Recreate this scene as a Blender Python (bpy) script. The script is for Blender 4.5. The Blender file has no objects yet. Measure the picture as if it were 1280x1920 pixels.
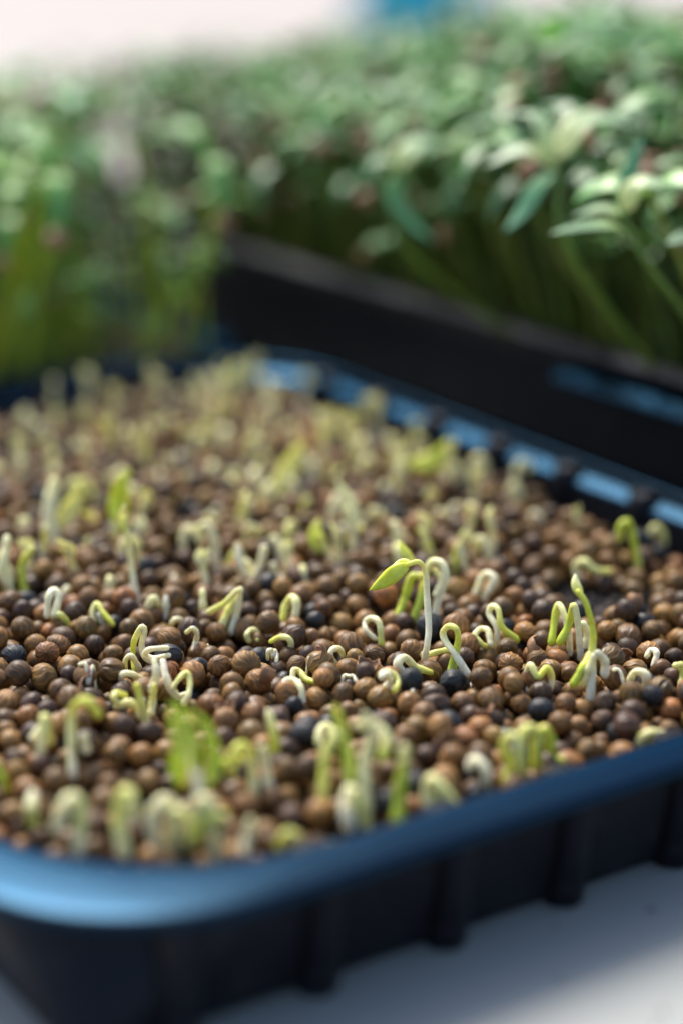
import bpy, math, random
import numpy as np
from mathutils import Vector, Matrix

# ------------------------------------------------------------------ camera, sky, sun, exposure
S = bpy.context.scene
COL = S.collection
MM = 0.001
R = math.radians
F_PX, PITCH, CAM_H = 3600.0, R(18.0), 116.79        # focal length in photo pixels, downward pitch, height in mm
FOCUS = 296.0
cd = bpy.data.cameras.new('camera')
cam = bpy.data.objects.new('camera', cd); COL.objects.link(cam)
cam.location = (0, 0, CAM_H*MM); cam.rotation_euler = (R(90)-PITCH, 0, 0)
cd.sensor_fit = 'VERTICAL'; cd.sensor_height = 36.0; cd.sensor_width = 24.0
cd.lens = F_PX/1920*36.0
cd.clip_start = 0.005; cd.clip_end = 500
cd.dof.use_dof = True; cd.dof.focus_distance = FOCUS*MM; cd.dof.aperture_fstop = 5.4
cd.dof.aperture_blades = 0
S.camera = cam

SUN_EL, SUN_AZ = R(54), R(27)                        # azimuth measured from +Y towards -X
sun_dir = Vector((-math.sin(SUN_AZ)*math.cos(SUN_EL), math.cos(SUN_AZ)*math.cos(SUN_EL), math.sin(SUN_EL)))
w = bpy.data.worlds.new('World'); S.world = w; w.use_nodes = True
nt = w.node_tree; bg = nt.nodes['Background']
sky = nt.nodes.new('ShaderNodeTexSky'); sky.sky_type = 'NISHITA'; sky.sun_disc = False
sky.sun_elevation = SUN_EL; sky.sun_rotation = -SUN_AZ
sky.air_density = 1.0; sky.dust_density = 3.0; sky.ozone_density = 1.0
nt.links.new(sky.outputs[0], bg.inputs[0]); bg.inputs[1].default_value = 0.15
sl = bpy.data.lights.new('sun', 'SUN'); sl.energy = 2.6; sl.angle = R(28); sl.color = (1.0, 0.95, 0.86)
so = bpy.data.objects.new('sun', sl); COL.objects.link(so)
so.rotation_euler = sun_dir.to_track_quat('Z', 'Y').to_euler()
S.view_settings.view_transform = 'Standard'; S.view_settings.look = 'None'
S.view_settings.exposure = 0.8; S.view_settings.gamma = 1.0
S.render.engine = 'CYCLES'
S.cycles.use_denoising = True
S.cycles.max_bounces = 8; S.cycles.transmission_bounces = 4

rng = np.random.default_rng(7); random.seed(7)
PHI = R(33.5)
E1 = np.array([math.cos(PHI), math.sin(PHI)]); E2 = np.array([-math.sin(PHI), math.cos(PHI)])
CF = np.array([0, math.cos(PITCH), -math.sin(PITCH)]); CU = np.array([0, math.sin(PITCH), math.cos(PITCH)]); CR = np.array([1., 0, 0])
CAM = np.array([0, 0, CAM_H])
def uv2w(u, v, z=0.0): p = u*E1+v*E2; return np.array([p[0], p[1], z])
def w2uv(P): return float(P[0]*E1[0]+P[1]*E1[1]), float(P[0]*E2[0]+P[1]*E2[1])
def ground(x, y, z):                                  # where a photo pixel meets height z
    d = CF+CR*(x-640)/F_PX-CU*(y-960)/F_PX
    return CAM+d*((z-CAM_H)/d[2])
def at_depth(x, y, Z): return CAM+Z*(CF+CR*(x-640)/F_PX-CU*(y-960)/F_PX)
def project(P):
    v = np.atleast_2d(P)-CAM; Z = v@CF
    return 640+F_PX*(v@CR)/Z, 960-F_PX*(v@CU)/Z, Z

# ------------------------------------------------------------------ mesh helpers (all lengths in mm)
class MB:
    def __init__(s): s.v = []; s.q = []; s.t = []; s.a = []; s.c = []; s.n = 0
    def add(s, V, quads=None, tris=None, tone=None, tint=None):
        V = np.asarray(V, float).reshape(-1, 3); k = len(V)
        if quads is not None and len(quads): s.q.append(np.asarray(quads)+s.n)
        if tris is not None and len(tris): s.t.append(np.asarray(tris)+s.n)
        s.v.append(V); s.a.append(np.zeros(k) if tone is None else np.broadcast_to(np.asarray(tone, float), (k,)))
        s.c.append(np.ones((k, 3)) if tint is None else np.broadcast_to(np.asarray(tint, float), (k, 3))); s.n += k
    def mesh(s, name, mat, smooth=True):
        V = np.concatenate(s.v)*MM; me = bpy.data.meshes.new(name)
        q = np.concatenate(s.q).reshape(-1, 4) if s.q else np.zeros((0, 4), int)
        t = np.concatenate(s.t).reshape(-1, 3) if s.t else np.zeros((0, 3), int)
        me.vertices.add(len(V)); me.vertices.foreach_set('co', V.astype(np.float32).ravel())
        idx = np.concatenate([q.ravel(), t.ravel()]).astype(np.int32)
        st = np.concatenate([np.arange(len(q))*4, len(q)*4+np.arange(len(t))*3]).astype(np.int32)
        me.loops.add(len(idx)); me.loops.foreach_set('vertex_index', idx)
        me.polygons.add(len(st)); me.polygons.foreach_set('loop_start', st)
        at = me.attributes.new('tone', 'FLOAT', 'POINT'); at.data.foreach_set('value', np.concatenate(s.a).astype(np.float32))
        ct = me.attributes.new('tint', 'FLOAT_COLOR', 'POINT')
        C = np.concatenate(s.c); ct.data.foreach_set('color', np.concatenate([C, np.ones((len(C), 1))], 1).astype(np.float32).ravel())
        me.update(calc_edges=True); me.validate()
        me.polygons.foreach_set('use_smooth', np.full(len(me.polygons), smooth))
        me.materials.append(mat); return me
def link(name, me, parent=None, loc=None):
    o = bpy.data.objects.new(name, me); COL.objects.link(o)
    if parent is not None: o.parent = parent
    if loc is not None: o.location = tuple(np.asarray(loc)*MM)
    return o
def tag(o, label=None, cat=None, group=None, kind=None):
    if label: o['label'] = label
    if cat: o['category'] = cat
    if group: o['group'] = group
    if kind: o['kind'] = kind
    return o
def empty(name, loc=(0, 0, 0), rz=0.0):
    o = bpy.data.objects.new(name, None); COL.objects.link(o)
    o.empty_display_size = 0.005
    o.location = tuple(np.asarray(loc, float)*MM); o.rotation_euler = (0, 0, rz); return o
def copy_tree(o, children):
    c = o.copy(); COL.objects.link(c)
    for ch in children:
        k = ch.copy(); COL.objects.link(k); k.parent = c
    return c
def spline(P, n):
    P = np.asarray(P, float)
    if len(P) == 2: return P[0]+(P[1]-P[0])*np.linspace(0, 1, n)[:, None]
    L = np.concatenate([[0], np.cumsum(np.linalg.norm(np.diff(P, axis=0), axis=1))]); L /= L[-1]
    Q = np.vstack([2*P[0]-P[1], P, 2*P[-1]-P[-2]]); out = []
    for t in np.linspace(0, 1, n):
        i = min(np.searchsorted(L, t, side='right')-1, len(P)-2); s = (t-L[i])/max(L[i+1]-L[i], 1e-9)
        a, b, c, d = Q[i], Q[i+1], Q[i+2], Q[i+3]
        out.append(.5*(2*b+(c-a)*s+(2*a-5*b+4*c-d)*s*s+(3*b-a-3*c+d)*s**3))
    return np.array(out)
def tube(mb, P, rad, tone=(0, 1), n=None, sides=10, flat=1.0, tint=None):
    """a smooth tube with rounded ends; rad and tone are lists spread evenly along it"""
    n = n or max(8, 5*len(P)); C = spline(P, n)
    T = np.gradient(C, axis=0); T /= np.linalg.norm(T, axis=1)[:, None]+1e-12
    t = np.linspace(0, 1, n)
    r = np.interp(t, np.linspace(0, 1, len(rad)), rad); tn = np.interp(t, np.linspace(0, 1, len(tone)), tone)
    r = r*(1+.07*np.sin(t*random.uniform(9, 17)+random.uniform(0, 6))+.04*np.sin(t*random.uniform(23, 37)))
    # round both ends
    C = np.vstack([C[0]-T[0]*r[0]*.9, C[0]-T[0]*r[0]*.6, C, C[-1]+T[-1]*r[-1]*.6, C[-1]+T[-1]*r[-1]*.9])
    r = np.concatenate([[r[0]*.3, r[0]*.75], r, [r[-1]*.75, r[-1]*.3]]); tn = np.concatenate([[tn[0]]*2, tn, [tn[-1]]*2])
    T = np.vstack([T[0], T[0], T, T[-1], T[-1]])
    N = np.cross(T[0], [0.3, .8, .52]); N /= np.linalg.norm(N); ang = np.arange(sides)/sides*2*math.pi
    V = []
    for c, tt, rr in zip(C, T, r):
        N = N-tt*(N@tt); N /= np.linalg.norm(N)+1e-12; B = np.cross(tt, N)
        V.append(c+rr*(np.cos(ang)[:, None]*N+flat*np.sin(ang)[:, None]*B))
    m = len(C); V = np.vstack(V); i = np.arange(m-1)[:, None]*sides; j = np.arange(sides)[None]; k = (j+1) % sides
    q = np.stack([i+j, i+k, i+sides+k, i+sides+j], -1).reshape(-1, 4)
    V = np.vstack([V, C[0], C[-1]]); tris = []
    for a in range(sides):
        b = (a+1) % sides; tris += [(m*sides, b, a), (m*sides+1, (m-1)*sides+a, (m-1)*sides+b)]
    mb.add(V, q, tris, tone=np.concatenate([np.repeat(tn, sides), [tn[0], tn[-1]]]), tint=tint)
def leaf(mb, P, width, up=(0, 0, 1), n=11, thick=.28, fold=.22, tone=(0, 1), tip=1.3, tint=None):
    """a lance-shaped leaf with two skins, a mid crease and an uneven edge"""
    C = spline(P, n); T = np.gradient(C, axis=0); T /= np.linalg.norm(T, axis=1)[:, None]+1e-12
    up = np.asarray(up, float); t = np.linspace(0, 1, n)
    prof = np.sin(math.pi*np.clip(t, 0.0, 1)**.85)**.75*(1-.25*t)+.10*(1-t)
    prof[-1] = .05
    W = width*.5*prof; s = np.array([-1, -.55, 0, .55, 1.]); V = []
    for side in (1, -1):
        for k in range(n):
            B = np.cross(T[k], up); B /= np.linalg.norm(B)+1e-12; Nn = np.cross(B, T[k])
            e = np.abs(s)
            V.append(C[k]+np.outer(s*W[k], B)+np.outer(e*fold*W[k]+side*thick*.5*(1-e**2*.9)*min(1, prof[k]*2+.2)-(.12*thick if side > 0 else 0)*(e < .1), Nn))
    V = np.vstack(V); q = []; o = n*5
    for k in range(n-1):
        for j in range(4):
            a = k*5+j; q.append((a, a+1, a+6, a+5)); q.append((o+a, o+a+5, o+a+6, o+a+1))
        q.append((k*5, k*5+5, o+k*5+5, o+k*5)); q.append((k*5+4, o+k*5+4, o+k*5+9, k*5+9))
    e = (n-1)*5
    for j in range(4): q.append((j, o+j, o+j+1, j+1)); q.append((e+j, e+j+1, o+e+j+1, o+e+j))
    tn = np.interp(t, np.linspace(0, 1, len(tone)), tone)
    mb.add(V, q, tone=np.tile(np.repeat(tn, 5), 2), tint=tint)

# ------------------------------------------------------------------ materials
def material(name):
    m = bpy.data.materials.new(name); m.use_nodes = True
    return m, m.node_tree.nodes, m.node_tree.links, m.node_tree.nodes['Principled BSDF']
def noise(N, L, scale, detail=3, vec=None, rough=.55):
    n = N.new('ShaderNodeTexNoise'); n.inputs['Scale'].default_value = scale; n.inputs['Detail'].default_value = detail; n.inputs['Roughness'].default_value = rough
    if vec is None:
        tc = N.new('ShaderNodeTexCoord'); vec = tc.outputs['Object']
    L.new(vec, n.inputs['Vector']); return n.outputs['Fac']
def ramp(N, L, fac, stops):
    r = N.new('ShaderNodeValToRGB'); el = r.color_ramp.elements
    while len(el) < len(stops): el.new(.5)
    for e, (p, c) in zip(el, stops): e.position = p; e.color = (*c, 1) if len(c) == 3 else c
    L.new(fac, r.inputs['Fac']); return r.outputs['Color']
def mix(N, L, a, b, fac, mode='MIX'):
    m = N.new('ShaderNodeMix'); m.data_type = 'RGBA'; m.blend_type = mode
    for s, v in ((m.inputs[6], a), (m.inputs[7], b), (m.inputs[0], fac)):
        if hasattr(v, 'is_output'): L.new(v, s)
        elif isinstance(v, (int, float)): s.default_value = v
        else: s.default_value = (*v, 1)
    return m.outputs[2]
def attr(N, name, kind='GEOMETRY'):
    a = N.new('ShaderNodeAttribute'); a.attribute_name = name; a.attribute_type = kind; return a
def bump(N, L, h, dist, strength, bs):
    b = N.new('ShaderNodeBump'); b.inputs['Distance'].default_value = dist*MM; b.inputs['Strength'].default_value = strength
    L.new(h, b.inputs['Height']); L.new(b.outputs[0], bs.inputs['Normal'])

def seed_material(name, from_object):
    m, N, L, b = material(name)
    if from_object:
        oi = N.new('ShaderNodeObjectInfo'); base = oi.outputs['Color']
    else: base = attr(N, 'tint').outputs['Color']
    rid = attr(N, 'tone').outputs['Fac']
    c = mix(N, L, base, ramp(N, L, noise(N, L, 900, 4), [(.3, (.45, .42, .40)), (.62, (1.15, 1.1, 1.05))]), 1.0, 'MULTIPLY')
    c = mix(N, L, c, ramp(N, L, rid, [(0, (.55, .50, .47)), (.5, (.88, .87, .85)), (1, (1.75, 1.65, 1.45))]), 1.0, 'MULTIPLY')
    L.new(c, b.inputs['Base Color'])
    L.new(ramp(N, L, noise(N, L, 700, 2), [(.3, (.30,)*3), (.7, (.60,)*3)]), b.inputs['Roughness'])
    b.inputs['Specular IOR Level'].default_value = .36
    bump(N, L, noise(N, L, 3500, 3), .12, .5, b); return m
M_seed, M_seeds = seed_material('seed_skin', True), seed_material('seed_skin_many', False)

def sprout_material():
    m, N, L, b = material('sprout_flesh')
    t = attr(N, 'tone').outputs['Fac']
    c = ramp(N, L, t, [(0, (.86, .80, .62)), (.3, (.86, .81, .44)), (.6, (.70, .72, .11)), (1, (.40, .56, .02))])
    c = mix(N, L, c, ramp(N, L, noise(N, L, 700, 3), [(.3, (.82, .80, .74)), (.65, (1.05, 1.05, 1.05))]), 1.0, 'MULTIPLY')
    L.new(c, b.inputs['Base Color']); b.inputs['Roughness'].default_value = .36
    b.inputs['Subsurface Weight'].default_value = .6; b.inputs['Subsurface Radius'].default_value = (.9, .8, .3); b.inputs['Subsurface Scale'].default_value = .0016
    bump(N, L, noise(N, L, 2500, 2), .06, .35, b); return m
M_sprout = sprout_material()
def husk_material():
    m, N, L, b = material('husk'); c = ramp(N, L, noise(N, L, 600, 4), [(.3, (.13, .06, .03)), (.7, (.42, .22, .10))])
    L.new(c, b.inputs['Base Color']); b.inputs['Roughness'].default_value = .55; bump(N, L, noise(N, L, 2500, 3), .15, .6, b); return m
M_husk = husk_material()
def leaf_material(name, lo, hi, rough=.36):
    m, N, L, b = material(name)
    t = attr(N, 'tone').outputs['Fac']; oi = attr(N, 'tint').outputs['Color']
    c = ramp(N, L, t, [(0, lo), (1, hi)]); c = mix(N, L, c, oi, 1.0, 'MULTIPLY')
    c = mix(N, L, c, ramp(N, L, noise(N, L, 260, 3), [(.3, (.75, .8, .75)), (.7, (1.15, 1.1, 1.1))]), 1.0, 'MULTIPLY')
    L.new(c, b.inputs['Base Color']); b.inputs['Roughness'].default_value = rough; b.inputs['Specular IOR Level'].default_value = .65
    tr = N.new('ShaderNodeBsdfTranslucent'); L.new(mix(N, L, c, (1.2, 1.35, .5), 1.0, 'MULTIPLY'), tr.inputs['Color'])
    mx = N.new('ShaderNodeMixShader'); mx.inputs[0].default_value = .36
    L.new(b.outputs[0], mx.inputs[1]); L.new(tr.outputs[0], mx.inputs[2]); L.new(mx.outputs[0], N['Material Output'].inputs['Surface'])
    return m
M_leaf = leaf_material('microgreen_leaf', (.20, .38, .07), (.105, .29, .105))
M_stem = leaf_material('microgreen_stem', (.30, .36, .06), (.20, .34, .06), .5)
def plastic_material(name, tint, level, r0, r1):
    m, N, L, b = material(name)
    dust = ramp(N, L, noise(N, L, 160, 6, rough=.75), [(.56, (0, 0, 0)), (.80, (1, 1, 1))])
    c = mix(N, L, ramp(N, L, noise(N, L, 90, 4), [(.35, (.0065, .0063, .0078)), (.7, (.0095, .0090, .0105))]), (.035, .034, .033), dust)
    L.new(c, b.inputs['Base Color']); b.inputs['IOR'].default_value = 1.55
    b.inputs['Specular Tint'].default_value = (*tint, 1); b.inputs['Specular IOR Level'].default_value = level
    L.new(ramp(N, L, noise(N, L, 60, 4), [(.3, (r0,)*3), (.7, (r1,)*3)]), b.inputs['Roughness'])
    bump(N, L, noise(N, L, 1800, 2), .05, .25, b); return m
M_plastic = plastic_material('black_plastic', (.03, .44, 1.0), .52, .22, .31)
b_ = M_plastic.node_tree.nodes['Principled BSDF']              # polished edges: only a blue-black sheen, no body colour
b_.inputs['Metallic'].default_value = 1.0
for l_ in list(b_.inputs['Base Color'].links): M_plastic.node_tree.links.remove(l_)
b_.inputs['Base Color'].default_value = (.013, .027, .044, 1); b_.inputs['Specular Tint'].default_value = (.45, .68, 1, 1)
M_matte = plastic_material('matte_black_plastic', (.5, .6, .8), .22, .42, .55)
def soil_material():
    m, N, L, b = material('potting_soil')
    c = ramp(N, L, noise(N, L, 420, 5, rough=.7), [(.3, (.007, .005, .0045)), (.55, (.016, .010, .0085)), (.78, (.055, .026, .017))])
    L.new(c, b.inputs['Base Color']); b.inputs['Roughness'].default_value = .8; bump(N, L, noise(N, L, 1300, 5, rough=.7), .6, .8, b); return m
M_soil = soil_material()
def sill_material():
    m, N, L, b = material('painted_sill')
    c = ramp(N, L, noise(N, L, 14, 5), [(.3, (.29, .305, .29)), (.7, (.33, .34, .32))])
    sp = ramp(N, L, noise(N, L, 260, 2), [(.235, (.35, .34, .33)), (.265, (1, 1, 1))])
    L.new(mix(N, L, c, sp, 1.0, 'MULTIPLY'), b.inputs['Base Color']); b.inputs['Roughness'].default_value = .5
    bump(N, L, noise(N, L, 320, 3), .08, .3, b); return m
M_sill = sill_material()
def terrace_material():
    m, N, L, b = material('pale_terrace')
    c = ramp(N, L, noise(N, L, .35, 3), [(.35, (.345, .30, .275)), (.65, (.375, .34, .315))])
    L.new(c, b.inputs['Base Color']); b.inputs['Roughness'].default_value = .85; return m
M_terrace = terrace_material()
def blue_material():
    m, N, L, b = material('teal_plastic'); c = ramp(N, L, noise(N, L, 3, 3), [(.3, (.006, .40, .54)), (.7, (.008, .46, .60))])
    L.new(c, b.inputs['Base Color']); b.inputs['Roughness'].default_value = .4; return m
M_blue = blue_material()

# ------------------------------------------------------------------ setting
def boxmesh(mb, lo, hi, bev=0.0):
    x0, y0, z0 = lo; x1, y1, z1 = hi; b = bev
    if b <= 0:
        V = [(x0, y0, z0), (x1, y0, z0), (x1, y1, z0), (x0, y1, z0), (x0, y0, z1), (x1, y0, z1), (x1, y1, z1), (x0, y1, z1)]
        mb.add(V, [(0, 3, 2, 1), (4, 5, 6, 7), (0, 1, 5, 4), (1, 2, 6, 5), (2, 3, 7, 6), (3, 0, 4, 7)]); return
    V = []
    for z, i in ((z0, b), (z0+b, 0), (z1-b, 0), (z1, b)):
        V += [(x0+i, y0+i, z), (x1-i, y0+i, z), (x1-i, y1-i, z), (x0+i, y1-i, z)]
    q = [(0, 3, 2, 1), (12, 13, 14, 15)]
    for k in range(3):
        for j in range(4): q.append((k*4+j, k*4+(j+1) % 4, k*4+4+(j+1) % 4, k*4+4+j))
    mb.add(V, q)
SILL_Z = -13.5
mb = MB(); boxmesh(mb, (-700, -300, SILL_Z-40), (1100, 760, SILL_Z), 2.5)
tag(link('windowsill', mb.mesh('windowsill', M_sill, False)), kind='structure')
mb = MB(); n = 24; g = np.linspace(-60000, 60000, n+1); X, Y = np.meshgrid(g, g+40000)
idx = np.arange((n+1)**2).reshape(n+1, n+1)
mb.add(np.stack([X.ravel(), Y.ravel(), np.full(X.size, -900.)], 1), np.stack([idx[:-1, :-1], idx[:-1, 1:], idx[1:, 1:], idx[1:, :-1]], -1).reshape(-1, 4))
tag(link('terrace', mb.mesh('terrace', M_terrace)), kind='structure')
mb = MB(); boxmesh(mb, (-700, -260, -900), (1100, 690, SILL_Z-41), 0)
tag(link('parapet', mb.mesh('parapet', M_sill, False)), 'pale masonry parapet under the windowsill', 'wall', kind='structure')

bx = empty('storage_box', (505, 12900, -900))
tag(bx, 'teal blue storage box standing far off behind the microgreens', 'box')
mb = MB(); boxmesh(mb, (-410, -300, 0), (410, 300, 760), 30); link('body', mb.mesh('box_body', M_blue, False), bx)
mb = MB(); boxmesh(mb, (-440, -330, 762), (440, 330, 840), 25); link('lid', mb.mesh('box_lid', M_blue, False), bx)
mb = MB(); tube(mb, [(-120, -345, 560), (-110, -380, 545), (110, -380, 545), (120, -345, 560)], [14], (0, 0)); link('handle', mb.mesh('box_handle', M_blue), bx)

for x, y, r_, lb in ((27.3, 211.1, .34, 'tiny dark crumb on the pale sill below the tray ribs'), (39.1, 203.7, .40, 'dark crumb on the pale sill near the bottom right corner'), (37.6, 200.2, .36, 'lowest dark crumb on the sill at the picture bottom')):
    mb = MB(); V = np.array([(1, 0, 0), (-1, 0, 0), (0, 1, 0), (0, -1, 0), (0, 0, 1), (0, 0, -1)], float)*rng.uniform(.7, 1.2, (6, 3))*r_
    mb.add(V, None, [(0, 2, 4), (2, 1, 4), (1, 3, 4), (3, 0, 4), (2, 0, 5), (1, 2, 5), (3, 1, 5), (0, 3, 5)])
    tag(link('crumb', mb.mesh('crumb', M_soil, False), None, (x, y, SILL_Z+r_*.6)), lb, 'crumb', 'dark crumbs on the sill')
# ------------------------------------------------------------------ trays
def round_rect(hu, hv, r, d, na=14, ns=10):
    """points and outward normals on a rounded rectangle moved inwards by d"""
    P = []; Nn = []
    cs = [(hu-r, hv-r, 0), (-hu+r, hv-r, 90), (-hu+r, -hv+r, 180), (hu-r, -hv+r, 270)]
    for i, (cx, cy, a0) in enumerate(cs):
        for k in range(na+1):
            a = R(a0+90*k/na); nn = np.array([math.cos(a), math.sin(a)]); P.append(np.array([cx, cy])+nn*(r-d)); Nn.append(nn)
        nx, ny, _ = cs[(i+1) % 4]; a = R(a0+90); nn = np.array([math.cos(a), math.sin(a)])
        A = np.array([cx, cy])+nn*(r-d); B = np.array([nx, ny])+nn*(r-d)
        for k in range(1, ns): P.append(A+(B-A)*k/ns); Nn.append(nn)
    return np.array(P), np.array(Nn)
def sweep(mb, hu, hv, prof):
    rings = []
    for d, z, r in prof: P = round_rect(hu, hv, r+d, d)[0]; rings.append(np.column_stack([P, np.full(len(P), z)]))
    m = len(rings[0]); V = np.vstack(rings); k = len(prof); q = []
    for i in range(k):
        j = (i+1) % k; a = np.arange(m); b = (a+1) % m
        q.append(np.stack([i*m+a, i*m+b, j*m+b, j*m+a], 1))
    mb.add(V, np.vstack(q)[:, ::-1])
def smooth_profile(P, it=2):
    P = [np.array(p, float) for p in P]
    for _ in range(it):
        Q = [P[0]]
        for a, b in zip(P[:-1], P[1:]): Q += [a*.75+b*.25, a*.25+b*.75]
        Q.append(P[-1]); P = Q
    return [tuple(p) for p in P]
def make_tray(label, u0, u1, v0, v1, zr, zb, ribs, c_out, c_in, rim_w, rim_mat=None, group='shallow black plastic growing trays'):
    hu, hv = (u1-u0)/2, (v1-v0)/2; c = uv2w((u0+u1)/2, (v0+v1)/2)
    t = tag(empty('growing_tray', (c[0], c[1], zb), PHI), label, 'tray', group)
    H = zr-zb; w = rim_w; ci = c_in; cm = (c_out+c_in)*.5-w*.5; cb = c_out*.12
    inner = [(w, H-.2, ci), (w+.1, H-2.4, ci), (w+.3, H-2.9, ci), (w+2.9, H-4.2, ci-2), (w+3.4, H-5.0, ci-2), (w+4.6, 1.4, cb+4), (w+5.4, .8, cb+4)]
    outer = [(w+3.4, 0, cb), (w+1.5, .3, cb), (w+1.0, 1.2, cb), (w-1.2, H-6.2, cm), (w-1.6, H-5.4, cm), (w-2.6, H-2.8, cm), (w-2.8, H-1.5, cm)]
    mb = MB(); sweep(mb, hu, hv, smooth_profile(inner)+smooth_profile(outer)); link('wall', mb.mesh('tray_wall', M_matte), t)
    mb = MB(); sweep(mb, hu, hv, [(w+.15, H-2.3, ci), (w+.5, H-2.6, ci), (w+3.0, H-3.72, ci-2), (w+3.4, H-4.1, ci-2), (w+3.5, H-4.7, ci-2), (w+3.0, H-4.9, ci-2), (w+.2, H-3.2, ci)]); link('ledge', mb.mesh('tray_ledge', M_plastic), t)
    rim = smooth_profile([(1.0, H-2.5, c_out-.7), (.3, H-2.5, c_out), (.3, H-1.9, c_out), (.7, H-1.25, c_out), (1.8, H-.85, c_out), (w-1.4, H+.02, ci), (w-.1, H-.1, ci), (w-.1, H-.8, ci), (2.0, H-1.6, c_out-1), (1.1, H-2.0, c_out-.8)], 2)
    mb = MB(); sweep(mb, hu, hv, rim); link('rim', mb.mesh('tray_rim', rim_mat or M_plastic), t)
    P, Nn = round_rect(hu, hv, cb+w+3.2, w+3.2); mb = MB(); k = len(P)
    V = np.vstack([np.column_stack([P, np.full(k, .35)]), np.column_stack([P, np.full(k, .9)]), [[0, 0, .35], [0, 0, .9]]]); tr = []
    for a in range(k): b = (a+1) % k; tr += [(2*k, b, a), (2*k+1, k+a, k+b)]
    mb.add(V, None, tr); link('base', mb.mesh('tray_base', M_matte), t)
    def rib_mesh(wd):                                   # upright rib: bulges out of the wall and interrupts the slope inside
        mb = MB(); V = []; q = []; m = 14
        secs = ((w-1.8, w+3.2, -.1), (w-2.5, w+3.2, .7), (w-3.3, w+4.2, H*.4), (w-4.1, w+4.9, H-5), (w-4.3, w+4.2, H-2.6), (w-4.3, w+3.9, H-1.4))
        for d0, d1, z in secs:
            for a in (-1, -.8, -.4, 0, .4, .8, 1): V.append((a*wd*.5, d0+2.0*abs(a)**2.2, z))
            for a in (1, .8, .4, 0, -.4, -.8, -1): V.append((a*wd*.5, d1-.6*abs(a)**2.2, z))
        for i in range(len(secs)-1):
            for j in range(m): q.append((i*m+j, i*m+(j+1) % m, (i+1)*m+(j+1) % m, (i+1)*m+j))
        for s0 in (0, (len(secs)-1)*m):
            for j in range(6): q.append((s0+j, s0+j+1, s0+12-j, s0+13-j))
        mb.add(V, q); return mb.mesh('tray_rib', M_matte)
    rm = rib_mesh(4.8)
    for side, pos in ribs:
        o = link('rib', rm, t)
        if side == 'front': o.location = (pos*MM, -hv*MM, 0); o.rotation_euler = (0, 0, 0)
        if side == 'back': o.location = (pos*MM, hv*MM, 0); o.rotation_euler = (0, 0, math.pi)
        if side == 'right': o.location = (hu*MM, pos*MM, 0); o.rotation_euler = (0, 0, math.pi/2)
        if side == 'left': o.location = (-hu*MM, pos*MM, 0); o.rotation_euler = (0, 0, -math.pi/2)
    return t
U0, U1, V0, V1, ZB = 72.0, 253.0, 168.0, 414.0, -13.0
cu, cv = (U0+U1)/2, (V0+V1)/2
ribs = [('front', 93.0+19.7*k-cu) for k in range(8)]+[('right', 218+22.6*k-cv) for k in range(8)]
ribs += [('back', 105+20*k-cu) for k in range(7)]+[('left', 236+22.6*k-cv) for k in range(7)]
TRAY = make_tray('black ribbed tray filled with sprouting brown seeds in the foreground', U0, U1, V0, V1, 7.0, ZB, ribs, 30, 35, 7.0)
T2U0, T2U1, T2V0, T2V1, T2Z = 268.0, 440.0, 205.0, 600.0, 22.0
tr2 = make_tray('tall black tray of leafy microgreens with a ledge along its side, behind on the right', T2U0, T2U1, T2V0, T2V1, T2Z, ZB, [], 20, 16, 5.0, M_matte)
mb = MB()   # projecting ledge on the long side towards the seed tray
ys0, ys1 = T2V0+20, 316.0
prof = [(-8.9, 3.2), (-12.0, 1.8), (-12.4, 1.3), (-11.8, .8), (0, .8), (1.0, 3.3)]
hu2, hv2 = (T2U1-T2U0)/2, (T2V1-T2V0)/2; v0_, v1_ = ys0-(T2V0+T2V1)/2, ys1-(T2V0+T2V1)/2
prof = [(-hu2+8.0+a, z+26.5) for a, z in prof]; V = [(a, v0_, z) for a, z in prof]+[(a, v1_, z) for a, z in prof]
mb.add(V, [(i, (i+1) % 6, 6+(i+1) % 6, 6+i) for i in range(6)]+[(0, 1, 4, 5), (1, 2, 3, 4), (6, 11, 10, 7), (7, 10, 9, 8)])
link('side_lip', mb.mesh('tray_side_lip', M_plastic, False), tr2)
T3U0, T3U1, T3V0, T3V1 = 40.0, 257.0, 419.0, 600.0
make_tray('black tray of young yellow-green microgreens at the back left', T3U0, T3U1, T3V0, T3V1, 4.0, ZB, [], 20, 18, 4.0)

# ------------------------------------------------------------------ soil
def hnoise(x, y, seed, scale):
    r = np.random.default_rng(seed); k = 48; G = r.random((k, k)); x = np.asarray(x)/scale; y = np.asarray(y)/scale
    i = np.floor(x).astype(int); j = np.floor(y).astype(int); fx = x-i; fy = y-j; fx = fx*fx*(3-2*fx); fy = fy*fy*(3-2*fy)
    g = lambda a, b: G[a % k, b % k]
    return (g(i, j)*(1-fx)+g(i+1, j)*fx)*(1-fy)+(g(i, j+1)*(1-fx)+g(i+1, j+1)*fx)*fy-.5
def soil_z(u, v):
    u = np.asarray(u, float); v = np.asarray(v, float)
    z = -1.6+2.2*hnoise(u, v, 1, 26)+1.1*hnoise(u, v, 2, 9)
    z = z+np.clip((np.minimum(np.minimum(U1-11-u, u-U0-11), np.minimum(v-V0-11, V1-11-v))-8)/8, -1.2, 0)*1.6
    far = np.minimum(U1-11-u, V1-11-v)
    return z-4.6*np.clip(1-far/13, 0, 1)**1.3
def inside(u, v, b, inset, r):
    u0, u1, v0, v1 = b; cx = np.clip(u, u0+inset+r, u1-inset-r); cy = np.clip(v, v0+inset+r, v1-inset-r)
    return (np.asarray(u)-cx)**2+(np.asarray(v)-cy)**2 < r*r
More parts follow.
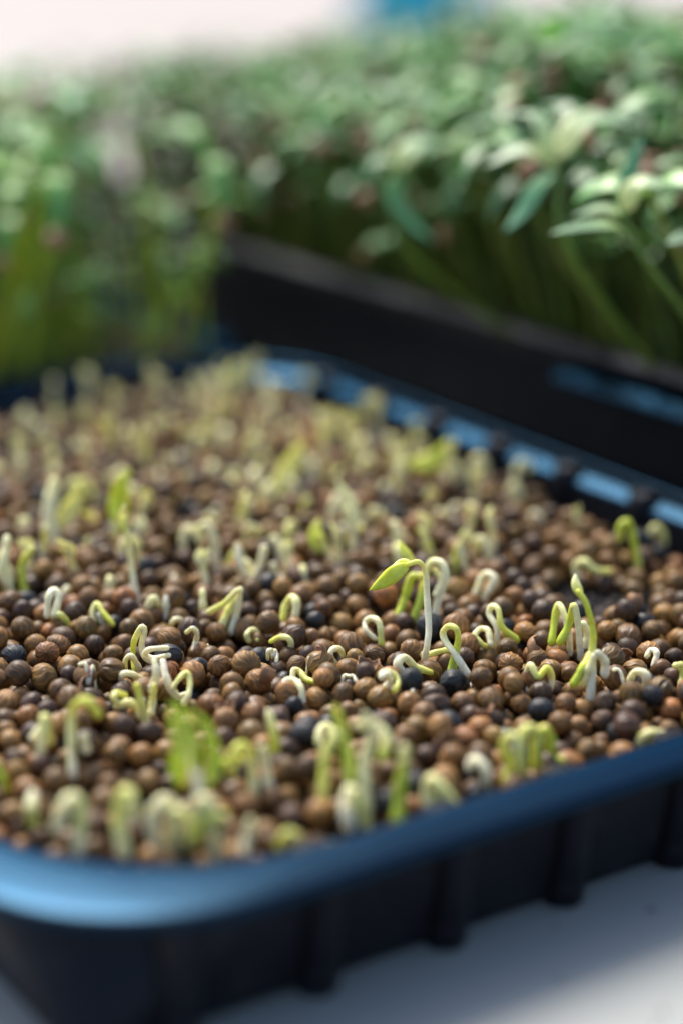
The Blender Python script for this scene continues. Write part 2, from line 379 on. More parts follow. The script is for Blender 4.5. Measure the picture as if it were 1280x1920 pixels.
def soil_patch(name, u0, u1, v0, v1, zf, step, kind='stuff', label=None, parent=None):
    us = np.arange(u0, u1+step, step); vs = np.arange(v0, v1+step, step); Ug, Vg = np.meshgrid(us, vs)
    Z = zf(Ug, Vg)+.9*hnoise(Ug, Vg, 3, 2.6)+.6*hnoise(Ug, Vg, 4, 1.3)
    P = Ug[..., None]*E1+Vg[..., None]*E2; i = np.arange(Ug.size).reshape(Ug.shape); mb = MB()
    q = np.stack([i[:-1, :-1], i[:-1, 1:], i[1:, 1:], i[1:, :-1]], -1).reshape(-1, 4); ok = inside(Ug, Vg, (u0, u1, v0, v1), 0, 18).ravel()
    mb.add(np.dstack([P, Z]).reshape(-1, 3), q[ok[q].all(1)])
    return tag(link(name, mb.mesh(name, M_soil)), label, 'soil', kind=kind)
soil_patch('soil', U0+10.8, U1-10.8, V0+10.8, V1-10.8, soil_z, .9, label='dark crumbly potting soil under the seeds in the front tray')
soil_patch('soil', T2U0+8.5, T2U1-8.5, T2V0+8.5, T2V1-8.5, lambda a, b: np.full_like(a, 12.0), 3.0, label='dark soil under the microgreens in the tall tray')
soil_patch('soil', T3U0+7.5, T3U1-7.5, T3V0+7.5, T3V1-7.5, lambda a, b: np.full_like(a, -2.0), 3.0, label='dark soil under the yellow-green microgreens at the back left')

# ------------------------------------------------------------------ sprouts the photograph shows one by one
def c1(*p): return [(x/2, y/2+1050) for x, y in p]
def c2(*p): return [(x/2+640, y/2+950) for x, y in p]
def c3(*p): return [(x/2, y/2+650) for x, y in p]
def c4(*p): return [(x/2+640, y/2+600) for x, y in p]
def c5(*p): return [(x/2, y/2+1350) for x, y in p]
def c6(*p): return [(x/2+640, y/2+1300) for x, y in p]
HU0, HU1, HV0, HV1 = U0+13.2, U1-13.2, V0+13.2, V1-13.2
CLEAR = []                                            # points of the sprouts, kept free of seeds lying in front
G = 'sprouts pushing up between the seeds'
def sprout(label, *pieces, base=None):
    """pieces: (part name, photo points, radii mm, tones) - laid out upright where the base pixel meets the seeds"""
    allp = [p for pc in pieces for p in pc[1]]
    bxy = base or max(allp, key=lambda p: p[1])
    B = ground(bxy[0], bxy[1], 2.0); u, v = w2uv(B)
    u = min(HU1-1, max(HU0+1, u)); v = min(HV1-1, max(HV0+1, v)); B = uv2w(u, v, 2.0)
    Z = float((B-CAM)@CF)
    one = len(pieces) == 1
    root = None if one else empty('sprout', B)
    for k, (nm, pts, rad, tone) in enumerate(pieces):
        ph = random.uniform(0, 6.28); n = len(pts); pts3 = []
        for i, (x, y) in enumerate(pts):
            d = 1.1*math.sin(ph+i*1.3)*(.3 if i == 0 else 1); pts3.append(at_depth(x, y, Z+d)-B)
        w3 = spline(np.array(pts3), 12)+B; x3, y3, z3 = project(w3)
        CLEAR.extend([(x, y, Z, bxy[1]) for x, y in zip(x3, y3) if y < bxy[1]-14])
        mb = MB()
        if nm in ('cotyledon', 'bud'): leaf(mb, pts3, rad[0], up=(0.25, -.75, .6), n=14, thick=.75, fold=.25, tone=tone)
        else: tube(mb, pts3, [q*(.86 if q < .9 else .74) for q in rad], tone, sides=12, n=max(14, 7*n))
        o = link('sprout' if one else nm, mb.mesh(nm, M_sprout), root, B if one else None)
        if one: root = o
    tag(root, label, 'sprout', G); return root
st = lambda pts, rad=(.62, .55), tone=(0, .4): ('stem', pts, rad, tone)
co = lambda pts, w=2.2, tone=(.75, .95): ('cotyledon', pts, (w,), tone)
# -- the cluster left of centre
sprout('tall narrow white loop at the top of the tangled sprout cluster left of centre', st(c1((505, 410), (500, 350), (506, 300), (532, 252), (542, 268), (532, 320), (545, 362), (570, 380)), (.5, .55, .6, .6), (.65, .7, .3, .05, 0)))
sprout('flat S-shaped white sprout lying across the tangled cluster left of centre', st(c1((628, 330), (590, 331), (556, 338), (545, 356), (575, 370), (634, 357)), (.45, .55, .6, .5), (0, 0, .05)), base=c1((600, 460))[0])
sprout('thick white sprout stem splaying down to the left in the tangled cluster', st(c1((525, 540), (548, 498), (578, 462), (588, 420), (580, 380)), (.7, .8, .7, .6), (0, 0, .1)))
sprout('thick white sprout stem bending down to the right in the tangled cluster', st(c1((705, 500), (668, 512), (640, 482), (622, 435), (612, 382)), (.45, .8, .7, .6), (.05, 0, 0)))
sprout('small white hooked sprout on the left edge of the tangled cluster', st(c1((470, 418), (472, 376), (492, 360), (512, 385), (534, 430)), (.45, .55, .55), (.5, .1, 0)))
sprout('low white sprout bent like an elbow under the hooked one at the cluster', st(c1((490, 490), (458, 452), (462, 428), (494, 428), (534, 447)), (.5, .6, .55), (0, .1, .3)))
sprout('pale green arched sprout on the right edge of the tangled cluster', st(c1((648, 478), (672, 446), (700, 424), (713, 460), (706, 510), (690, 535)), (.4, .55, .55, .6), (.3, .5, .4, .2)))
sprout('upright pale green stem standing in front of the tangled cluster', st(c1((548, 606), (532, 545), (514, 470)), (.75, .7, .55), (.35, .5, .6)))
sprout('pale straight stub beside the upright green stem at the cluster', st(c1((568, 575), (574, 525), (578, 470)), (.7, .65, .5), (.25, .4, .45)))
sprout('curled pale sprout low on the left in front of the tangled cluster', st(c1((450, 545), (428, 520), (440, 497), (470, 508)), (.55, .6, .5), (.35, .45, .6)), st(c1((440, 548), (482, 535), (508, 552), (528, 590)), (.7, .75, .6), (.4, .3, .2)))
# -- left middle
sprout('pale hooked sprout between dark seeds left of the tall thin stem', st(c1((352, 242), (348, 192), (366, 166), (386, 196), (424, 242)), (.5, .6, .55), (.2, .5, .7)), st(c1((372, 205), (392, 266)), (.6, .6), (.05, 0)))
sprout('white root curling over a black split seed above the cluster', st(c1((640, 262), (648, 232), (670, 222), (690, 238), (692, 258)), (.45, .55, .5), (.2, .1, .3)))
sprout('thin white root hanging down the right side of a black split seed', st(c1((700, 272), (722, 256), (738, 272), (736, 305), (724, 340)), (.4, .5, .5), (.2, 0, 0)))
sprout('tiny double white loop between two brown seeds in the middle', st(c1((1004, 372), (1006, 342), (1020, 338), (1024, 366)), (.35, .4), (0, .1)), st(c1((1024, 360), (1030, 340), (1038, 352), (1036, 384)), (.35, .4), (0, .1)))
sprout('small round pale loop behind a brown seed near the middle', st(c1((934, 305), (926, 280), (944, 262), (968, 274), (966, 300)), (.5, .55, .5), (.4, .3, .5)))
sprout('pale sprout bowing sideways to the right near the middle', st(c1((1016, 306), (1046, 290), (1078, 292), (1092, 316), (1082, 356)), (.45, .6, .6), (.6, .4, .1)))
sprout('white hook standing on a brown seed just left of the picture centre', st(c1((1260, 392), (1240, 364), (1244, 338), (1272, 334), (1288, 362)), (.5, .6, .55), (0, .1, .4)))
sprout('white arched sprout in front of brown seeds in the middle', st(c1((1092, 536), (1062, 488), (1072, 454), (1108, 456), (1130, 486), (1136, 530)), (.55, .65, .6), (0, .1, .3, .05)))
sprout('pale green sprout lying over the white arch in the middle', st(c1((1098, 448), (1100, 414), (1122, 418), (1146, 446), (1180, 460), (1216, 462)), (.5, .6, .6, .5), (.2, .4, .6, .75)))
sprout('blurred pale clump of three leaning stems behind the cluster', st(c1((826, 262), (852, 200), (890, 122)), (.8, .75, .6), (.3, .5, .4)), st(c1((782, 196), (842, 162), (890, 112)), (.6, .6, .5), (.4, .55, .3)), st(c1((868, 270), (888, 190), (902, 110)), (.8, .8, .6), (.1, .15, .2)))
sprout('short pale upright stub left of the blurred three-stemmed clump', st(c1((765, 220), (762, 170), (760, 116)), (.7, .75, .6), (.1, .3, .3)))
sprout('pair of short white stubs behind the tangled cluster', st(c1((548, 220), (560, 165), (580, 142), (596, 176)), (.7, .75, .6), (.1, .25, .3)), st(c1((622, 216), (628, 150), (640, 126), (648, 196)), (.8, .8, .7), (0, .1, .1)))
sprout('thick pale folded sprout blurred behind the middle seeds', st(c1((1058, 232), (1072, 170), (1096, 140), (1112, 170), (1096, 262)), (.65, .8, .8), (.6, .4, .1)))
sprout('white stub beside a pale green one at the left behind dark seeds', st(c1((178, 210), (184, 140), (204, 116), (220, 140), (206, 206)), (.6, .8, .7), (.1, .1, .2)), st(c1((200, 212), (226, 206), (250, 236), (264, 280)), (.6, .9, .7), (.4, .55, .6)))
sprout('tall thin white stem with a small pale bud rising on the left', st([(258, 1140), (249, 1075), (240, 1010), (233, 972)], (.75, .65, .55, .5), (0, .1, .35, .55)), co([(237, 1000), (231, 972), (234, 944)], 1.7, (.7, .25)))
# -- right of centre
sprout('tallest sprout with a drooping yellow-green leaf on a thin white arched stem', st(c2((402, 612), (348, 588), (313, 580), (320, 520), (326, 455), (319, 330), (314, 245), (290, 208), (250, 216)), (.45, .6, .62, .62, .58, .52, .5), (0, 0, 0, .05, .15, .35, .6)),
       co(c2((252, 216), (205, 246), (155, 284), (104, 314)), 2.7, (.72, .9)), co(c2((262, 212), (225, 216), (176, 246)), 1.7, (.7, .85)), base=(797, 1245))
sprout('pale double-looped sprout standing just behind the tallest one', st(c2((345, 440), (362, 350), (388, 270), (376, 214), (338, 208), (318, 240)), (.85, .9, .85, .7), (0, .05, .2, .4)), st(c2((352, 330), (372, 275), (350, 240)), (.6, .6), (.2, .4)), base=c2((345, 450))[0])
sprout('yellow-green folded leaves blurred behind the tallest sprout', st(c2((206, 420), (238, 340), (262, 265), (300, 262)), (.8, .9, .8), (.75, .8, .6)), st(c2((268, 430), (300, 330), (318, 250)), (.9, .9, .6), (.8, .8, .6)), co(c2((272, 200), (244, 186), (216, 128)), 2.0, (.5, .7)))
sprout('bright green hook with a crossed white root right of the tallest sprout', st(c2((402, 655), (418, 590), (436, 505), (430, 460), (402, 448), (380, 470), (388, 505), (422, 550), (472, 630)), (.75, .8, .68, .55, .55, .6, .68, .72), (.85, .85, .7, .55, .4, .2, .05, 0)))
sprout('long pale sprout lying sideways left of the tallest stem', st(c2((238, 575), (236, 540), (264, 532), (310, 556), (360, 545), (400, 536)), (.55, .6, .6, .6), (.1, .25, .45, .55)))
sprout('thick pale loop bending onto dark seeds below the tallest sprout', st(c2((290, 655), (232, 628), (210, 590), (236, 566), (276, 600), (334, 622)), (.8, .85, .75, .55), (0, .05, .3, .6)))
sprout('open pale arch standing left of the tallest sprout', st(c2((126, 496), (94, 466), (88, 434), (114, 418), (142, 440), (150, 518)), (.45, .55, .6, .6), (.1, .1, .3, .6)))
sprout('white curled sprout like a small ring in front of the tallest one', st(c2((140, 752), (150, 700), (182, 655), (172, 628), (150, 640), (160, 620), (196, 626), (212, 658), (198, 690)), (.6, .7, .6, .5, .5), (0, 0, .1, .4, .6)))
sprout('hooked sprout bending down onto a brown seed right of the middle', st(c2((582, 524), (580, 452), (552, 404), (562, 374), (586, 386), (600, 450), (650, 500)), (.6, .6, .55, .6, .85), (0, .05, .3, .6, .75)))
sprout('short pale forked sprout left of the hooked one right of the middle', st(c2((498, 478), (520, 458), (548, 466), (558, 516)), (.5, .6, .6), (.3, .3, .1)), st(c2((496, 480), (524, 515), (562, 534)), (.5, .6), (.4, .6)))
sprout('narrow green and white arch standing left of the twin arch', st(c2((786, 510), (798, 425), (812, 368), (832, 400), (850, 480), (856, 552)), (.7, .7, .55, .7), (.85, .75, .35, .1, 0)))
sprout('narrow green and white arch leaning right beside its twin', st(c2((818, 508), (850, 444), (868, 370), (884, 432), (896, 570)), (.75, .7, .55, .75), (.85, .75, .4, .1, 0)), st(c2((905, 440), (920, 470), (912, 545)), (.7, .7), (.2, .05)))
sprout('tall twisted green stem with a pale bud on the right', st(c2((930, 720), (936, 640), (938, 545), (942, 470), (918, 370), (886, 318)), (1.1, 1.0, .68, .6, .55, .5), (0, .05, .5, .65, .75, .6)), co(c2((898, 338), (878, 300), (874, 252)), 1.7, (.6, .3)))
sprout('thick white forked root clump under the tall twisted stem', st(c2((868, 665), (900, 612), (932, 552)), (.7, .8, .6), (.85, .8, .5)), st(c2((985, 630), (985, 580), (960, 550)), (.8, .9, .7), (0, .05, .1)), st(c2((902, 668), (922, 620), (945, 560)), (.6, .7, .6), (.4, .3, .2)), base=c2((935, 720))[0])
sprout('white M-shaped double arch standing on dark seeds at the right', st(c2((702, 694), (698, 630), (708, 594), (734, 640), (768, 604), (786, 640), (776, 694)), (.65, .65, .6, .6, .65), (0, .1, .4, .65, .4, .05)))
sprout('small white hook over a brown seed near the right edge', st(c2((1142, 562), (1158, 538), (1180, 548), (1170, 596)), (.5, .6, .6), (.2, 0, .05)))
sprout('white arched root lying between seeds under the small hook', st(c2((1078, 652), (1102, 620), (1140, 634), (1134, 705)), (.6, .8, .8), (.3, .1, 0)))
sprout('pale sprout cut by the right edge of the picture', st(c2((1250, 596), (1274, 596), (1278, 640), (1268, 690)), (.6, .7, .7), (.4, .6, .3)))
sprout('dim green hook in the shade of the right tray wall', st(c2((1040, 120), (1046, 72), (1074, 60), (1092, 120), (1112, 226)), (.7, .8, .8, .7), (.7, .75, .8, .5)))
sprout('blurred pale loop lying in front of the right tray wall', st(c2((884, 270), (878, 218), (910, 206), (944, 236), (1000, 244)), (.7, .8, .75), (.2, .4, .5)))
sprout('thick blurred white sprout folded over behind the brown seeds right of centre', st(c2((500, 335), (532, 256), (572, 268), (556, 310), (516, 370)), (.7, .9, .8), (.2, .1, .1)))
sprout('blurred pale green upright pair right behind the tallest sprout', st(c2((420, 250), (428, 180), (440, 140)), (.8, .8, .6), (.5, .6, .4)), st(c2((470, 260), (452, 190), (440, 150)), (.7, .7, .6), (.2, .2, .3)))
# -- front, out of focus
sprout('big blurred bright green seedling standing up at the front', co(c5((690, 260), (680, 130), (655, 20), (640, -70)), 1.7, (.75, .95)), co(c5((775, 260), (800, 150), (775, 30), (700, -50)), 1.8, (.8, .95)), co(c5((740, 200), (730, 90), (690, 0), (660, -90)), 1.4, (.9, 1)), co(c5((800, 240), (820, 150), (800, 80)), 1.2, (.9, 1)), co(c5((670, 250), (650, 170), (655, 100)), 1.2, (.95, 1)), st(c5((770, 380), (745, 260), (722, 120), (700, 0)), (1.0, 1.0, .7), (.05, .1, .6)), base=c5((775, 420))[0])
sprout('blurred pale arch beside the big green seedling at the front', st(c5((870, 200), (876, 130), (906, 98), (940, 140), (955, 300)), (.8, .9, .9, .9), (.5, .6, .4, .2)), st(c5((800, 170), (850, 160), (900, 150)), (.6, .7), (.8, .6)))
sprout('blurred pink-white stub right of the pale arch at the front', st(c5((1020, 290), (1000, 190), (985, 105)), (1.0, .95, .7), (.05, .1, .2)))
sprout('blurred round pale loop at the front left of the green tuft', st(c5((1215, 130), (1196, 80), (1208, 30), (1240, 34), (1250, 80)), (.7, .8, .7), (.4, .3, .5)))
sprout('short blurred green blade above the pale arch at the front', st(c5((1032, 160), (1028, 60), (1008, -30)), (.9, .85, .6), (.7, .6, .3)))
sprout('blurred white stem with curled top at the far left front', st(c5((150, 170), (160, 70), (170, -10), (190, 80)), (.8, .8, .7), (.1, .4, .5)), st(c5((120, 70), (150, 30)), (.5, .6), (.1, .2)))
sprout('blurred white upright stem near the left with a bent pale top', st(c5((275, 210), (268, 90), (270, -20), (290, -60), (330, -70), (370, -20)), (.75, .75, .75, .7), (0, .3, .4, .6, .6)), st(c5((325, 110), (315, 60)), (.8, .7), (.1, .2)))
sprout('blurred pale stub beside an orange seed at the left front', st(c5((126, 395), (118, 330), (126, 280)), (1.1, 1.2, .8), (.7, .4, .05)))
sprout('blurred wide pale folded sprout second from the left behind the rim', st(c5((215, 410), (240, 320), (276, 296), (304, 350), (296, 500)), (1.0, 1.2, 1.2, 1.0), (.2, .3, .5, .1)))
sprout('blurred pale green upright sprout behind the rim at the corner', st(c5((470, 505), (448, 380), (458, 280), (490, 280), (500, 360)), (1.2, 1.2, 1.0, .8), (.3, .5, .5, .4)))
sprout('blurred fat pale double arch behind the rim at the corner', st(c5((590, 480), (570, 370), (610, 305), (650, 340), (650, 490)), (1.0, 1.1, 1.0), (.1, .25, .15)), st(c5((640, 470), (650, 350), (700, 370), (706, 470)), (.9, 1.0, .9), (.3, .4, .4)))
sprout('blurred pale sprout fork right of the fat arch behind the rim', st(c5((745, 440), (740, 350), (760, 300), (800, 350), (812, 530)), (.9, 1.1, 1.1, .9), (.5, .3, .4, .15)), st(c5((735, 440), (770, 370), (840, 360)), (.8, .9), (.7, .5)))
sprout('pale yellow tip low behind the rim right of the corner', st(c5((1050, 480), (1075, 430), (1110, 440), (1125, 490)), (.8, 1.0, .9), (.6, .5, .4)))
sprout('thin beige sprout behind the rim between two dark gaps', st(c5((905, 520), (930, 440), (940, 380)), (1.0, .9, .7), (.1, .1, .2)))
sprout('yellow-green blade cut by the left edge of the picture', st(c5((-30, 150), (5, 215), (28, 265)), (.6, .9, .6), (.8, .8, .7)))
sprout('blurred bright green upright blade in the front tuft', st(c6((40, 430), (28, 260), (-6, 110), (-22, 60)), (1.1, 1.2, 1.0, .7), (.6, .75, .75, .6)))
sprout('blurred pale bent sprouts crossing in the front tuft', st(c6((100, 440), (82, 280), (112, 160), (90, 84)), (1.0, 1.0, .9, .7), (.1, .3, .3, .2)), st(c6((60, 120), (110, 115), (166, 160), (150, 240)), (.7, .9, .8), (.3, .3, .6)), st(c6((-70, 420), (-60, 240), (-20, 150)), (.9, .9, .8), (.5, .6, .4)))
sprout('blurred white stub pair at the foot of the front tuft', st(c6((30, 500), (20, 420), (30, 360)), (1.3, 1.4, 1.0), (.05, .1, .2)), st(c6((90, 500), (72, 420), (50, 370)), (1.1, 1.2, .9), (.4, .5, .4)))
sprout('fat bright green upright sprout near the front rim', st(c6((212, 480), (218, 370), (226, 300), (236, 210)), (1.25, 1.3, 1.0, .9), (.85, .85, .7, .35)))
sprout('pale drooping sprout right of the fat green one near the front rim', st(c6((315, 440), (322, 340), (350, 330), (420, 420)), (1.0, 1.1, .9), (.3, .35, .5)), st(c6((340, 400), (390, 370), (430, 440)), (.9, .9), (.45, .5)))
sprout('white curled root beside an orange seed near the front rim', st(c6((478, 280), (488, 250), (516, 256), (542, 300), (538, 370)), (.6, .8, .8), (.05, .1, .1)))
sprout('pale green loop at the left of the sprout comb by the front rim', st(c6((606, 350), (628, 270), (606, 200), (630, 160), (660, 190), (668, 300)), (.9, .9, .8, .8), (.7, .6, .4, .5)))
sprout('yellow-green arch in the middle of the sprout comb by the front rim', st(c6((678, 300), (674, 170), (700, 132), (728, 160), (726, 280)), (.8, .85, .85), (.6, .5, .65)))
sprout('green arch at the right of the sprout comb by the front rim', st(c6((736, 280), (734, 170), (758, 134), (782, 170), (790, 236), (826, 250)), (.8, .85, .8, .7), (.6, .55, .7, .6)))
sprout('pale flattened sprout touching the front rim at the right', st(c6((1110, 196), (1140, 156), (1180, 150), (1214, 166), (1190, 196), (1140, 214)), (.8, 1.0, .9), (.4, .3, .4)), st(c6((1120, 160), (1170, 184), (1214, 190)), (.7, .8), (.6, .4)))
# -- further back, blurred
sprout('yellow-green bud on a pale bent stem above the middle', st([(635, 1062), (615, 1035), (600, 1005)], (.9, .9, .8), (.1, .3, .6)), co([(604, 1036), (592, 1010), (597, 972)], 3.0, (.8, .6)))
sprout('tall cream leaf curving up behind the middle of the tray', st([(668, 1040), (662, 1000), (650, 955)], (.9, .9, .9), (.1, .15, .3)), co([(660, 1005), (655, 950), (632, 900)], 3.4, (.3, .35)))
sprout('bright yellow-green leaf leaning right near the far wall', st([(742, 910), (748, 880), (772, 868)], (.8, .8, .8), (.2, .4, .7)), co([(768, 872), (815, 862), (842, 822)], 4.0, (.75, .8)))
sprout('blurred tall yellow-green leaf behind the thin bud stem', co([(228, 1000), (222, 950), (232, 900), (246, 880)], 4.0, (.85, .85)), st([(214, 1020), (222, 960)], (1, .9), (.3, .6)))
sprout('blurred broad cream clump at the left in the middle distance', st([(98, 1025), (94, 960), (102, 905)], (2.2, 2.0, 1.4), (.15, .2, .35)), co([(110, 990), (140, 940), (150, 905)], 3.6, (.4, .5)))
sprout('blurred long pale leaf leaning right at mid distance', co([(512, 945), (535, 895), (556, 850), (570, 822)], 4.6, (.4, .5)))
sprout('blurred pale round tuft against the far corner of the tray', st([(440, 745), (436, 715), (446, 690)], (1.8, 2.2, 1.8), (.4, .45, .5)))
sprout('blurred white V of two stems left of the bud above the middle', st([(470, 1095), (452, 1060), (446, 1025)], (.8, .9, .8), (0, .1, .1)), st([(472, 1095), (488, 1060), (496, 1028)], (.8, .9, .8), (0, .1, .2)), st([(545, 1095), (520, 1080), (512, 1060)], (.8, .8, .9), (0, 0, .1)))
sprout('blurred green and white stems at the left edge behind the dark seeds', st([(20, 1120), (8, 1060), (14, 1010)], (1.2, 1.2, .9), (.2, .3, .2)), st([(46, 1110), (42, 1060), (60, 1030)], (.9, .9, .8), (.75, .7, .5)))

# ------------------------------------------------------------------ seeds: dropped one by one until they rest on soil or on each other
patches = [(ground(1160, 1140, 0), 7.5, 1.0), (ground(1245, 1095, 0), 5, 1.0), (ground(905, 1292, 0), 4.2, 1), (ground(800, 1290, 0), 2.4, 1), (ground(1060, 1120, 0), 5, .8), (ground(350, 1335, 0), 3, .8), (ground(560, 1345, 0), 2.6, .7), (ground(470, 1500, 0), 3, .6), (ground(200, 1480, 0), 3.4, .6)]
SEEDS = []; cell = {}
def seed_rest(u, v, r):
    z = float(soil_z(u, v))+r*.86; i, j = int(u//5), int(v//5)
    for a in (i-1, i, i+1):
        for b in (j-1, j, j+1):
            for (su, sv, sz, sr) in cell.get((a, b), ()):
                d2 = (su-u)**2+(sv-v)**2; s = (sr+r)*.965
                if d2 < s*s:
                    h = sz+math.sqrt(s*s-d2)
                    if h > z: z = h
    return z
CL = np.array(CLEAR); cand = 0
while cand < 4100:
    cand += 1
    u, v = random.uniform(HU0, HU1), random.uniform(HV0, HV1)
    px, py, _ = project(uv2w(u, v, 1)); px = px[0]; py = py[0]
    if px < -160 or px > 1440: continue
    P = uv2w(u, v)
    if any((P[0]-c[0])**2+(P[1]-c[1])**2 < (rr*random.uniform(.75, 1.25))**2 and random.random() < pr for c, rr, pr in patches): continue
    if HU1-u < 13 and random.random() < .93*(1-(HU1-u)/15): continue
    if HV1-v < 7 and random.random() < .6: continue
    r = random.gauss(1.80, .19); r = min(2.25, max(1.35, r)); z = seed_rest(u, v, r)
    for k in range(14):
        s = 3.2 if k < 7 else 1.1
        u2 = min(HU1, max(HU0, u+random.uniform(-s, s))); v2 = min(HV1, max(HV0, v+random.uniform(-s, s))); z2 = seed_rest(u2, v2, r)
        if z2 < z-.02: u, v, z = u2, v2, z2
    if z > 5.2 or not inside(u, v, (U0, U1, V0, V1), 13, 27): continue
    if any((uv2w(u, v)[0]-c[0])**2+(uv2w(u, v)[1]-c[1])**2 < (rr*random.uniform(.7, 1.1))**2 for c, rr, pr in patches[:6]) and random.random() < .85: continue
    W = uv2w(u, v, z); sx, sy, sZ = project(W); rr = F_PX*r/sZ[0]
    if CL is not None and len(CL) and np.any((np.hypot(CL[:, 0]-sx[0], CL[:, 1]-sy[0]) < rr*.85) & (sZ[0] < CL[:, 2]+.5)): continue
    SEEDS.append((u, v, z, r)); cell.setdefault((int(u//5), int(v//5)), []).append((u, v, z, r))
CLASSES = [('tan', (.28, .160, .052), .30), ('brown', (.175, .099, .034), .38), ('dark', (.078, .043, .022), .22), ('orange', (.30, .142, .045), .05), ('black', (.024, .027, .030), .06)]
WORD = {'tan': 'light brown', 'brown': 'chestnut brown', 'dark': 'dark brown', 'orange': 'orange brown', 'black': 'bluish black'}
ANCHORS = [('tangled white sprout cluster', 290, 1265), ('tall thin bud stem', 257, 1138), ('tallest sprout', 797, 1245), ('bright green hook', 845, 1275), ('white M-shaped double arch', 1012, 1296),
           ('tall twisted stem', 1105, 1310), ('white arch in the middle', 590, 1316), ('open pale arch', 706, 1208), ('white ring sprout', 716, 1324), ('hooked sprout right of the middle', 945, 1203), ('big blurred green seedling', 385, 1550),
           ('blurred tuft of green blades', 640, 1540), ('fat bright green front sprout', 750, 1538), ('comb of sprouts by the rim', 985, 1450), ('flattened sprout at the rim', 1220, 1402), ('bent-topped white stem at left', 140, 1452),
           ('fat pale double arch', 312, 1592), ('pale stub at the left front', 62, 1545), ('twin narrow arches', 1060, 1224), ('small hook near the right edge', 1228, 1248)]
ANC = [(n, ground(x, y, 2.0)) for n, x, y in ANCHORS]
ORD = ['nearest'] + [w+' nearest' for w in ('second', 'third', 'fourth', 'fifth', 'sixth', 'seventh', 'eighth', 'ninth', 'tenth', 'eleventh', 'twelfth', 'thirteenth', 'fourteenth')]
def seed_labels(sel):
    box = {}
    for i in sel:
        P = uv2w(SEEDS[i][0], SEEDS[i][1]); n, Q = min(ANC, key=lambda a: np.linalg.norm(P[:2]-a[1][:2])); d = P-Q
        w_ = ('to the right of' if d[0] > 0 else 'to the left of') if abs(d[0]) > abs(d[1]) else ('behind' if d[1] > 0 else 'in front of')
        box.setdefault((CLASSES[kl[i]][0], w_, n), []).append((np.hypot(d[0], d[1]), i))
    out = {}
    for (k, w_, n), L_ in box.items():
        for j, (_, i) in enumerate(sorted(L_)): out[i] = f'{ORD[min(j, 13)]} {WORD[k]} seed {w_} the {n}'
    return out
pr = np.array([c[2] for c in CLASSES]); kl = rng.choice(len(CLASSES), len(SEEDS), p=pr/pr.sum())
tints = np.array([CLASSES[k][1] for k in kl])*rng.uniform(.75, 1.3, (len(SEEDS), 1))*rng.uniform(.93, 1.07, (len(SEEDS), 3))
def seed_shape(na, nl, seed, split=False):
    """unit seed: slightly egg-shaped, ten wavy ridges with finer straight ones between, a small point at one pole"""
    r = np.random.default_rng(seed); th = np.linspace(0, math.pi, nl+1)[1:-1]; ph = np.arange(na)/na*2*math.pi
    T, Pp = np.meshgrid(th, ph, indexing='ij'); k = 10; a0 = r.random()*6
    wav = .10*np.sin(5*T+r.random()*6)
    rid = np.abs(np.cos((Pp+wav)*k/2+a0))**9; fine = np.abs(np.sin((Pp)*k/2+a0))**14
    env = np.sin(T)**.5
    rad = 1+env*(.048*rid*(.6+.8*r.random(10)[(((Pp+wav)*k/2+a0)/math.pi).round().astype(int) % 10])+.026*fine-.020)+.022*np.sin(2*Pp+r.random()*6)*np.sin(T)+.020*np.sin(3*T+r.random()*6)
    el = 1.0+r.uniform(-.06, .14)
    for _ in range(4):
        dv = r.normal(size=3); dv /= np.linalg.norm(dv); dt = np.sin(T)*np.cos(Pp)*dv[0]+np.sin(T)*np.sin(Pp)*dv[1]+np.cos(T)*dv[2]
        rad = rad-r.uniform(.02, .11)*np.exp(-((1-dt)/r.uniform(.12, .4))**2)
    if split: rad = rad-.16*np.exp(-((Pp-2.0)/.13)**2)*np.sin(T)
    V = np.stack([rad*np.sin(T)*np.cos(Pp), rad*np.sin(T)*np.sin(Pp), el*rad*np.cos(T)], -1).reshape(-1, 3)
    V = np.vstack([V, [0, 0, el*1.07], [0, 0, -el*.99]]); m = len(th)
    i = np.arange(m-1)[:, None]*na; j = np.arange(na)[None]; j2 = (j+1) % na
    q = np.stack([i+j, i+na+j, i+na+j2, i+j2], -1).reshape(-1, 4)
    tr = [(m*na, a, (a+1) % na) for a in range(na)]+[(m*na+1, (m-1)*na+(a+1) % na, (m-1)*na+a) for a in range(na)]
    tone = np.clip((.30+.7*rid+.35*fine)*env, 0, 1)
    if split: tone = tone*(1-.9*np.exp(-((Pp-2.0)/.13)**2))
    return V, q, np.array(tr), np.concatenate([tone.ravel(), [.05, .2]])
fine = []
for k in range(8):
    V, q, tr, tn = seed_shape(80, 26, 20+k, k == 7); mb = MB(); mb.add(V*1.0, q, tr, tone=tn); fine.append(mb.mesh('seed', M_seed))
coarse = [seed_shape(20, 10, 40+k) for k in range(5)]
def rand_rot():
    q = rng.normal(size=4); q /= np.linalg.norm(q); from_q = Matrix.Rotation(0, 3, 'Z'); from mathutils import Quaternion
    return Quaternion(q)
